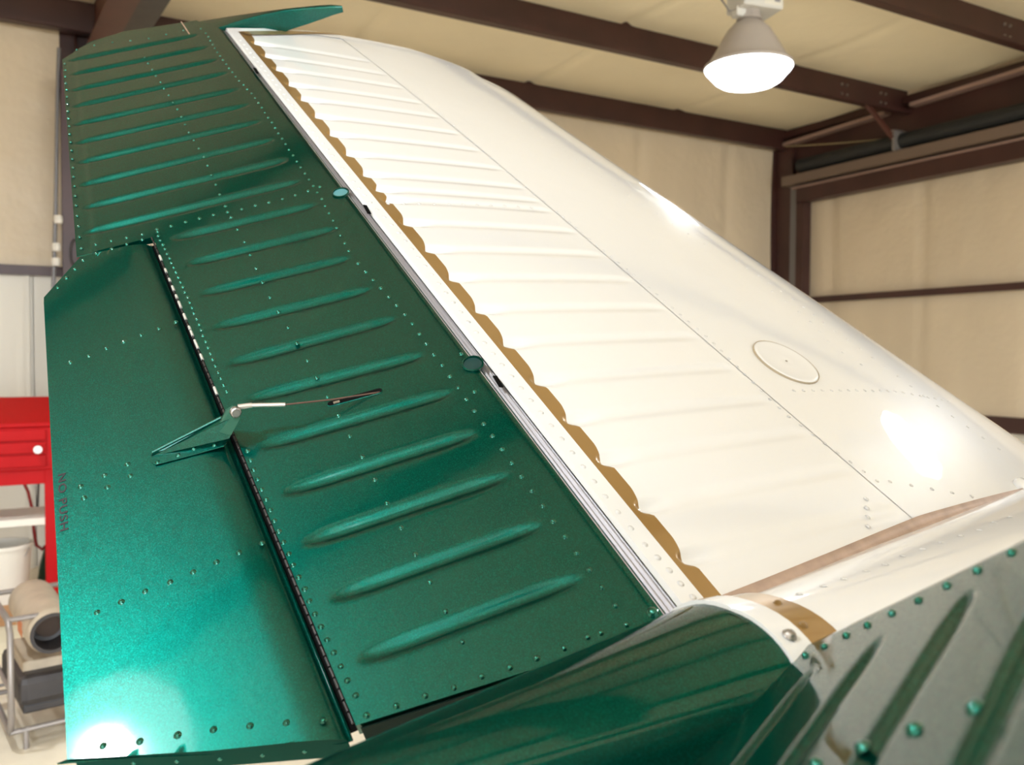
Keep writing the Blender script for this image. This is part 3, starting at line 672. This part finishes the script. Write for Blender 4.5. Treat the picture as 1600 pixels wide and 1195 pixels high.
def srow(pts, n, r, me=None):
    q = np.array([suv(*p) for p in pts]); L = np.r_[0, np.cumsum(np.hypot(*np.diff(q, axis=0).T))]
    for t in np.linspace(0, L[-1], n):
        x, v = np.interp(t, L, q[:, 0]), np.interp(t, L, q[:, 1]); e = .01
        p = SF.w(-x, v, float(hS(x, v))+.001); nn_ = nrm(np.cross(SF.w(-x, v+e, float(hS(x, v+e)))-SF.w(-x, v, float(hS(x, v))), SF.w(-x-e, v, float(hS(x+e, v)))-SF.w(-x, v, float(hS(x, v)))))
        if nn_@n0 < 0: nn_ = -nn_
        put_rivet(me or RW, p, nn_, r, sk)
srow([(1082, 934), (1058, 908), (1043, 890), (1027, 872)], 4, .0036); srow([(1007, 852), (985, 826), (948, 780), (880, 690), (829, 626), (760, 541), (690, 450), (626, 368), (580, 319), (500, 220), (440, 143), (376, 64)], 62, .0033)
srow([(606, 319), (640, 319), (700, 320), (760, 321), (830, 325)], 11, .0026)
srow([(870, 331), (935, 386), (1000, 438), (1060, 490), (1110, 532), (1180, 602), (1230, 650), (1300, 702), (1370, 752)], 38, .0024)
srow([(688, 178), (740, 224), (800, 276), (850, 316)], 14, .0022)
srow([(1240, 611), (1300, 611), (1365, 611), (1400, 612), (1440, 620), (1482, 628)], 20, .0026)
srow([(1150, 408), (1250, 476), (1300, 516), (1340, 543), (1400, 587), (1450, 625), (1500, 660), (1560, 702)], 22, .0026); srow([(1206, 456), (1262, 499), (1300, 541), (1345, 570)], 8, .0026)
srow([(1100, 382), (1000, 318), (900, 250), (800, 178)], 16, .0018)
srow([(1356, 823), (1353, 780)], 4, .003); srow([(1390, 753), (1430, 760), (1475, 768), (1518, 776)], 5, .0026)
srow([(475, 50), (560, 63), (640, 82), (700, 103)], 12, .0018)
# round inspection cover
cq = suv(1227, 567); e = .01
ccn = SF.w(-cq[0], cq[1], float(hS(*cq))+.0018); tx = nrm(SF.w(-cq[0]-e, cq[1], float(hS(cq[0]+e, cq[1])))-SF.w(-cq[0], cq[1], float(hS(*cq)))); cnm = nrm(np.cross(S_, tx)); cnm = cnm if cnm@n0 > 0 else -cnm
ex1, ex2 = suv(1170, 545), suv(1284, 590); R_ = np.hypot(*(ex1-ex2))/2*.93; print('cover r', R_)
b = MB(); b.lathe([(0, .0016), (R_*.3, .0028), (R_*.6, .0012), (R_*.9, .0030), (R_*.97, .0030), (R_, .0014), (R_, -.004)], ccn, cnm, 40); cov = b.build('inspection_cover', WHITE, sk, smooth=60)
b = MB(); b.lathe([(R_*1.0, .0015), (R_*1.0, .0022), (R_*1.02, .0022), (R_*1.02, -.002)], ccn, cnm, 40); b.build('cover_joint', mat('joint_tan', (.50, .42, .30), .6), sk)
b = MB(); b.lathe([(0, .0032), (.002, .003), (.002, .0005)], ccn, cnm, 8); b.build('cover_screw', STEEL, sk)
# brownish sealant seam along the root
b = MB(); xr = np.linspace(rootS[1][0], 1.35, 60)
tb = [SF.w(-x, float(s_root(x))+.004, float(hS(min(x, xle(float(s_root(x)))-.003), float(s_root(x))))+.002) for x in xr]
tc_ = [p-S_*.022-n0*.004 for p in tb]
# near stabilizer: mostly hidden behind the near ruddervator
V = []; K = 20; XX = np.linspace(0.02, 1, K)
NF = Frame(HR, -dF, S_, n0, True)
for v in np.arange(-.06, 1.7, .08):
    x = XX*(xle(v)-.001); V += [NF.w(-a, v, float(hS(a, v))) for a in x]
for v in np.arange(-.06, 1.7, .08):
    x = XX*(xle(v)-.001); V += [NF.w(-a, v, float(hLow(a, v))) for a in x]
nvv = len(np.arange(-.06, 1.7, .08)); F = [(k+j*K+i, k+j*K+i+1, k+(j+1)*K+i+1, k+(j+1)*K+i) for k in (0, nvv*K) for j in range(nvv-1) for i in range(K-1)]
o = mesh_obj('stabilizer', V, F, WHITE, plane, 60); tag(o, 'near white stabilizer hidden behind the near ruddervator')

# ---- fuselage: white spine, ring and green tail cone (f forward, r right, z up from the symmetry point)
def A_(f, r, z): return M0+dF*f+dR*r+dU*z
def loft(name, secs, m_, parent, close=False):
    K = len(secs[0]); V = [p for s in secs for p in s]
    F = [(j*K+i, j*K+i+1, (j+1)*K+i+1, (j+1)*K+i) for j in range(len(secs)-1) for i in range(K-1)]
    if close: F += [tuple(range(K)), tuple((len(secs)-1)*K+i for i in range(K))]
    o = mesh_obj(name, V, F, m_, parent, 50); flipfix(o)
    return o
CR = .018
def cone_sec(f, grow=0.):
    top = .010+.225*(f-.045) if f < .045 else .010+.05*(f-.045)
    hw = .104+.16*(f-.045); hh = .11+.12*(f-.045)
    out = []
    for t in np.linspace(-math.pi*1.02, math.pi*.02+math.pi*0, 1): pass
    for t in np.linspace(0, 2*math.pi, 57):
        cs, sn = math.cos(t), math.sin(t); e_ = .86
        out.append(A_(f, CR*max(0, 1+(f-.045)*1.5)+(hw+grow)*math.copysign(abs(sn)**e_, sn), top-hh+(hh+grow)*math.copysign(abs(cs)**e_, cs)))
    return out
tc = loft('tail_cone', [cone_sec(f) for f in np.linspace(-.62, .055, 30)], GREEN, plane, True); tag(tc, 'dark green tapering tail cone behind the white bulkhead ring')
rg = loft('bulkhead_ring', [cone_sec(.045, -.004), cone_sec(.045, .0025), cone_sec(.060, .003), cone_sec(.073, .003), cone_sec(.0732, .0005)], WHITE, plane); tag(rg, 'white ring with a cross-head screw around the cone joint')
fg = loft('gold_band', [cone_sec(f, .0008) for f in (.072, .085, .10, .112)], GOLD, plane)
def put_on_cone(px, py, me, r, parent, grow=.001, kind='rivet'):
    best = None
    for f in np.linspace(.03, 1.2, 300):
        sec = spine_sec(f) if f > .112 else cone_sec(f, grow)
        for i in range(len(sec)-1):
            p = (sec[i]+sec[i+1])/2
            d = p-CAM; q = proj(p); e_ = (q[0]-px)**2+(q[1]-py)**2
            if e_ < 30 and (best is None or e_+400*np.linalg.norm(d) < best[0]): best = (e_+400*np.linalg.norm(d), p, np.cross(sec[i+1]-sec[i], dF))
    if best is None: print('no hit', px, py); return None
    nn_ = nrm(best[2]); nn_ = nn_ if nn_@(CAM-best[1]) > 0 else -nn_
    return put_rivet(me, best[1], nn_, r, parent)
def proj(p):
    d = np.asarray(p)-CAM; X = d@rt; Y = d@fw; Z = d@upv; return 800+F_PX*X/Y, 597.5-F_PX*Z/Y
def spine_sec(f):
    side = -.024+(f-.117)*.130; wd = .080+(f-.117)*.150; crown = .030+.02*max(0, f-.1)
    out = []
    for t in np.linspace(-1, 1, 41):
        out.append(A_(f, wd*t+CR*.5*max(0, 1-(f-.1)*3), side+crown*(1-abs(t)**2.2)))
    lo = [A_(f, -wd*1.02, side-.06), A_(f, -wd*.8, side-.2-.1*f), A_(f, 0, side-.28-.15*f), A_(f, wd*.8, side-.2-.1*f), A_(f, wd*1.02, side-.06)]
    return [lo[2], lo[1], lo[0]]+out+[lo[4], lo[3], lo[2]]
sp = loft('fuselage', [spine_sec(f) for f in np.concatenate([[.100], np.linspace(.112, 2.2, 50)])], WHITE, plane, True); tag(sp, 'white rear fuselage deck between the two stabilizers')
# sealant strip tucked between fuselage deck and stabilizer root
V = tb+tc_; n = len(tb)
o = mesh_obj('sealant_strip', V, [(i, i+1, i+1+n, i+n) for i in range(n-1)], SEAL, plane, 60); sol = o.modifiers.new('s', 'SOLIDIFY'); sol.thickness = .003; tag(o, 'brownish sealant along the stabilizer root')
mir = lambda p: M0+(p-M0)-2*((p-M0)@dR)*dR
o = mesh_obj('sealant_strip', [mir(p) for p in V], [(i, i+1, i+1+n, i+n) for i in range(n-1)], SEAL, plane, 60); sol = o.modifiers.new('s', 'SOLIDIFY'); sol.thickness = .003
for x, y in [(1251, 928), (1285, 915), (1319, 902), (1352, 891), (1383, 880), (1413, 868), (1443, 857), (1471, 847), (1500, 837), (1528, 826), (1554, 817), (1580, 808)]:
    put_on_cone(x, y, RW, .0034, sp)
for x, y in [(1215, 941), (1258, 981)]: put_on_cone(x, y, RGO, .0034, fg, .0008)
sc_ = put_on_cone(1233, 993, RS_, .0052, rg, .004)
if sc_: sc_.name = 'cross_head_screw'; sc_['label'] = 'steel cross-head screw'
# white hinge bracket and its bolt at the far right end of the seam
b = MB(); bc = SF.w(-suv(1597, 762)[0], suv(1597, 762)[1], float(hS(*suv(1597, 762)))+.004); b.lathe([(0, .008), (.012, .007), (.016, .002), (.016, -.004)], bc, n0, 16); b.build('antenna_base', WHITE, sk, smooth=50)
# torque-fitting opening beside the near root
b = MB(); q0 = RN.w(-.052, -.088, -.012); cn_, sn_, nn2 = RN.dirs()
b.lathe([(.0, .0), (.014, .001), (.018, -.003), (.018, -.02)], q0, nn2, 18); b.build('near_hinge_fitting', SILVER, rn, smooth=50)
MB().box(RF.w(.06, -.060, -.030), C_*.07, S_*.006, N_*.008).build('root_torque_arm', GREEN, rf, bevel=.003)
MB().box(RF.w(-.02, -.085, -.014), C_*.035, S_*.008, N_*.006).build('root_fitting', mat('bright_teal', (.006, .30, .20), .35, .4), rf, bevel=.003)
v0_ = lambda u: float(vroot(u))-.0025
MB().prism([RF.w(UH+.012, v0_(UH+.012), -.0025), RF.w(UA-.003, v0_(UA-.003), -.0025), RF.w(UA-.003, v0_(UA-.003), -.075), RF.w(UH+.012, v0_(UH+.012), -.065)], -S_*.001).build('root_rib', GMATTE, rf)  # dark panel over the root end, painting the shade of the gap

# ------------------------------------------------------------------ workshop things seen at the left edge
def V3(*a): return np.array(a, float)
# red tool cabinet on legs, against the back wall
tcx = empty('tool_cabinet', (-3.12, 5.05, 0), 'bright red steel tool cabinet on red legs at the left edge', 'tool cabinet')
X = E1; Yd = E2; c = V3(-2.98, 4.72, 0)     # front lower right corner region
def cab(a0, a1, d0, d1, z0, z1, nm, m_, bev=.004, par=None):
    return MB().box(c+X*(a0+a1)/2+Yd*(d0+d1)/2+V3(0, 0, (z0+z1)/2), X*(a1-a0)/2, Yd*(d1-d0)/2, (0, 0, (z1-z0)/2)).build(nm, m_, par or tcx, bevel=bev)
cab(-.7, .40, -.22, .22, .95, 1.185, 'chest', RED); MB().prism([c-X*.7+Yd*.225+V3(0, 0, 1.187), c-X*.7-Yd*.22+V3(0, 0, 1.187), c-X*.7-Yd*.22+V3(0, 0, 1.335), c-X*.7-Yd*.16+V3(0, 0, 1.335), c-X*.7+Yd*.225+V3(0, 0, 1.21)], X*1.10).build('lid', RED, tcx, bevel=.005)
for k, (z0, z1) in enumerate(((.97, 1.035), (1.045, 1.105), (1.115, 1.175))):
    d_ = cab(-.66, .34, .22, .235, z0, z1, 'drawer', RED)
cab(.40, .42, .10, .21, .94, 1.17, 'side_handle_plate', TUBEM); MB().tube([c+X*.30+Yd*.24+V3(0, 0, 1.07), c+X*.30+Yd*.30+V3(0, 0, 1.07)], [.012, .022], 10).build('lock_knob', STEEL, tcx)
for a in (-.66, .36):
    for d_ in (-.18, .18): cab(a-.03, a+.03, d_-.03, d_+.03, .21, .95, 'leg', RED)
cab(-.68, .38, -.2, .2, .64, .68, 'shelf', PLAST)
cab(-.68, .38, .19, .205, .87, .95, 'apron', RED)
# bench under it
bn = empty('workbench', c, 'low cream workbench with a bare wooden edge under the red cabinet', 'bench')
cab(-1.6, .55, -.3, .42, .16, .21, 'bench_top', WOOD, .003, bn); cab(-1.6, .50, .36, .38, .0, .16, 'front_panel', CREAM, .003, bn); cab(.46, .5, -.28, .36, 0, .16, 'side_panel', CREAM, .003, bn)
bk = empty('plastic_bucket', c+X*.12+Yd*.02+V3(0, 0, .21), 'white plastic bucket standing between the red cabinet legs', 'bucket')
MB().lathe([(0, 0), (.12, 0), (.145, .30), (.152, .30), (.152, .32), (.140, .32), (.12, .03), (0, .02)], c+X*.12+Yd*.06+V3(0, 0, .21), n=24).build('body', PLAST, bk, smooth=40)
MB().tube([c+X*.12+Yd*.06+V3(.15*math.cos(t), -.15*abs(math.sin(t))*.4, .51-.12*math.sin(t)) for t in np.linspace(0, math.pi, 12)], .003, 6).build('handle', STEEL, bk)
# hose hanging from a reel arm
ar = empty('wall_hose', at(60, 745, 5.6), 'dark red air hose looping down from a dark wall arm beside the red cabinet', 'hose')
MB().tube([at(16, 707, 5.6), at(40, 706, 5.6), at(76, 702, 5.6), at(100, 700, 5.6)], .012, 6).build('wall_arm', DARK, ar)
hp = [(28, 748), (36, 752), (44, 768), (50, 795), (53, 830), (57, 852), (66, 858), (74, 850), (82, 830), (95, 800)]
MB().tube([at(x, y, 5.5) for x, y in hp], .011, 6).build('hose', HOSE, ar, smooth=60)
MB().tube([at(62, 705, 5.5), at(60, 760, 5.5), at(58, 815, 5.5)], .008, 6).build('drop_line', DARK, ar)
cvr = MB(); pts = [at(55, 930, 5.6), at(62, 880, 5.6), at(72, 845, 5.62), at(84, 812, 5.62), at(100, 800, 5.62), at(110, 930, 5.6)]
cvr.prism(pts, E2*.18); tag(cvr.build('green_tarp', mat('tarp_green', (.012, .045, .022), .7, bump=[(9, .05)])), 'dark green folded tarp leaning on the wall behind the heater', 'tarp')
# kerosene heater on a tube cart
HB = at(66, 1118, 3.62); HB[2] = 0
ht = empty('torpedo_heater', HB, 'beige torpedo space heater on a grey tube cart with a black tank', 'heater')
ax_ = nrm(V3(.62, -.78, -.06)); bc = at(66, 962, 3.62)
MB().lathe([(.0, -.30), (.06, -.30), (.08, -.28), (.094, -.24), (.094, .19), (.094, .20), (.084, .23)], bc, ax_, 28).build('body', BEIGE, ht, smooth=40)
MB().lathe([(.084, .20), (.084, .235), (.070, .235), (.068, .12), (.0, .10)], bc, ax_, 28).build('nozzle', DARK, ht, smooth=40)
MB().lathe([(0, .13), (.05, .13), (.055, .11)], bc, ax_, 16).build('flame_cone', mat('burnt_steel', (.06, .04, .03), .5, .6), ht, smooth=40)
sd_ = nrm(np.cross(ax_, (0, 0, 1)))
MB().box(bc-sd_*.0935-V3(0, 0, .01), ax_*.05, sd_*.001, (0, 0, .03)).build('warning_label', ORANGE, ht)
MB().box(bc+sd_*.0935-V3(0, 0, .01)+ax_*.06, ax_*.05, sd_*.001, (0, 0, .03)).build('warning_label', ORANGE, ht)
fwd = nrm(V3(ax_[0], ax_[1], 0)); tb_ = bc+V3(0, 0, -.235)
tk = MB().box(tb_, fwd*.24, sd_*.125, (0, 0, .062)).build('fuel_tank', DARK, ht, bevel=.03)
MB().box(tb_+V3(0, 0, .07)-fwd*.02, fwd*.18, sd_*.10, (0, 0, .03)).build('control_housing', BEIGE, ht, bevel=.008)
MB().box(tb_+V3(0, 0, -.075), fwd*.22, sd_*.11, (0, 0, .02)).build('tank_base', DARK, ht, bevel=.01)
for s_ in (-1, 1):
    o_ = sd_*.155*s_
    pts = [tb_-fwd*.30+o_+V3(0, 0, -.13), tb_-fwd*.30+o_+V3(0, 0, .25), tb_-fwd*.27+o_+V3(0, 0, .295), tb_+fwd*.20+o_+V3(0, 0, .295), tb_+fwd*.25+o_+V3(0, 0, .25), tb_+fwd*.25+o_+V3(0, 0, -.10), tb_+fwd*.22+o_+V3(0, 0, -.155), tb_-fwd*.27+o_+V3(0, 0, -.155), tb_-fwd*.30+o_+V3(0, 0, -.13)]
    MB().tube(pts, .0125, 8).build('side_frame', TUBEM, ht, smooth=60)
    MB().tube([tb_-fwd*.30+o_+V3(0, 0, .02), tb_+fwd*.25+o_+V3(0, 0, .02)], .010, 8).build('side_rail', TUBEM, ht, smooth=60)
for z, f in ((.295, -.27), (.295, .20), (-.155, .22), (-.155, -.27)):
    MB().tube([tb_+fwd*f+sd_*.155+V3(0, 0, z), tb_+fwd*f-sd_*.155+V3(0, 0, z)], .0115, 8).build('cross_tube', TUBEM, ht, smooth=60)
wz = .10
for s_ in (-1, 1):
    wc = tb_-fwd*.30+sd_*.20*s_; wc[2] = wz
    MB().lathe([(.02, -.02), (.085, -.022), (.1, -.012), (.1, .012), (.085, .022), (.02, .02)], wc, sd_, 24).build('wheel', DARK, ht, smooth=40)
MB().tube([tb_-fwd*.30+sd_*.22+V3(0, 0, wz-tb_[2]), tb_-fwd*.30-sd_*.22+V3(0, 0, wz-tb_[2])], .008, 8).build('axle', STEEL, ht)
leg0 = tb_+fwd*.22; 
for s_ in (-1, 1):
    p = leg0+sd_*.1*s_; MB().tube([p+V3(0, 0, -.15), V3(p[0], p[1], .0)], .011, 8).build('front_leg', TUBEM, ht)
    p = tb_-fwd*.27+sd_*.155*s_; MB().tube([p+V3(0, 0, -.15), V3(p[0], p[1], wz)], .011, 8).build('axle_strut', TUBEM, ht)
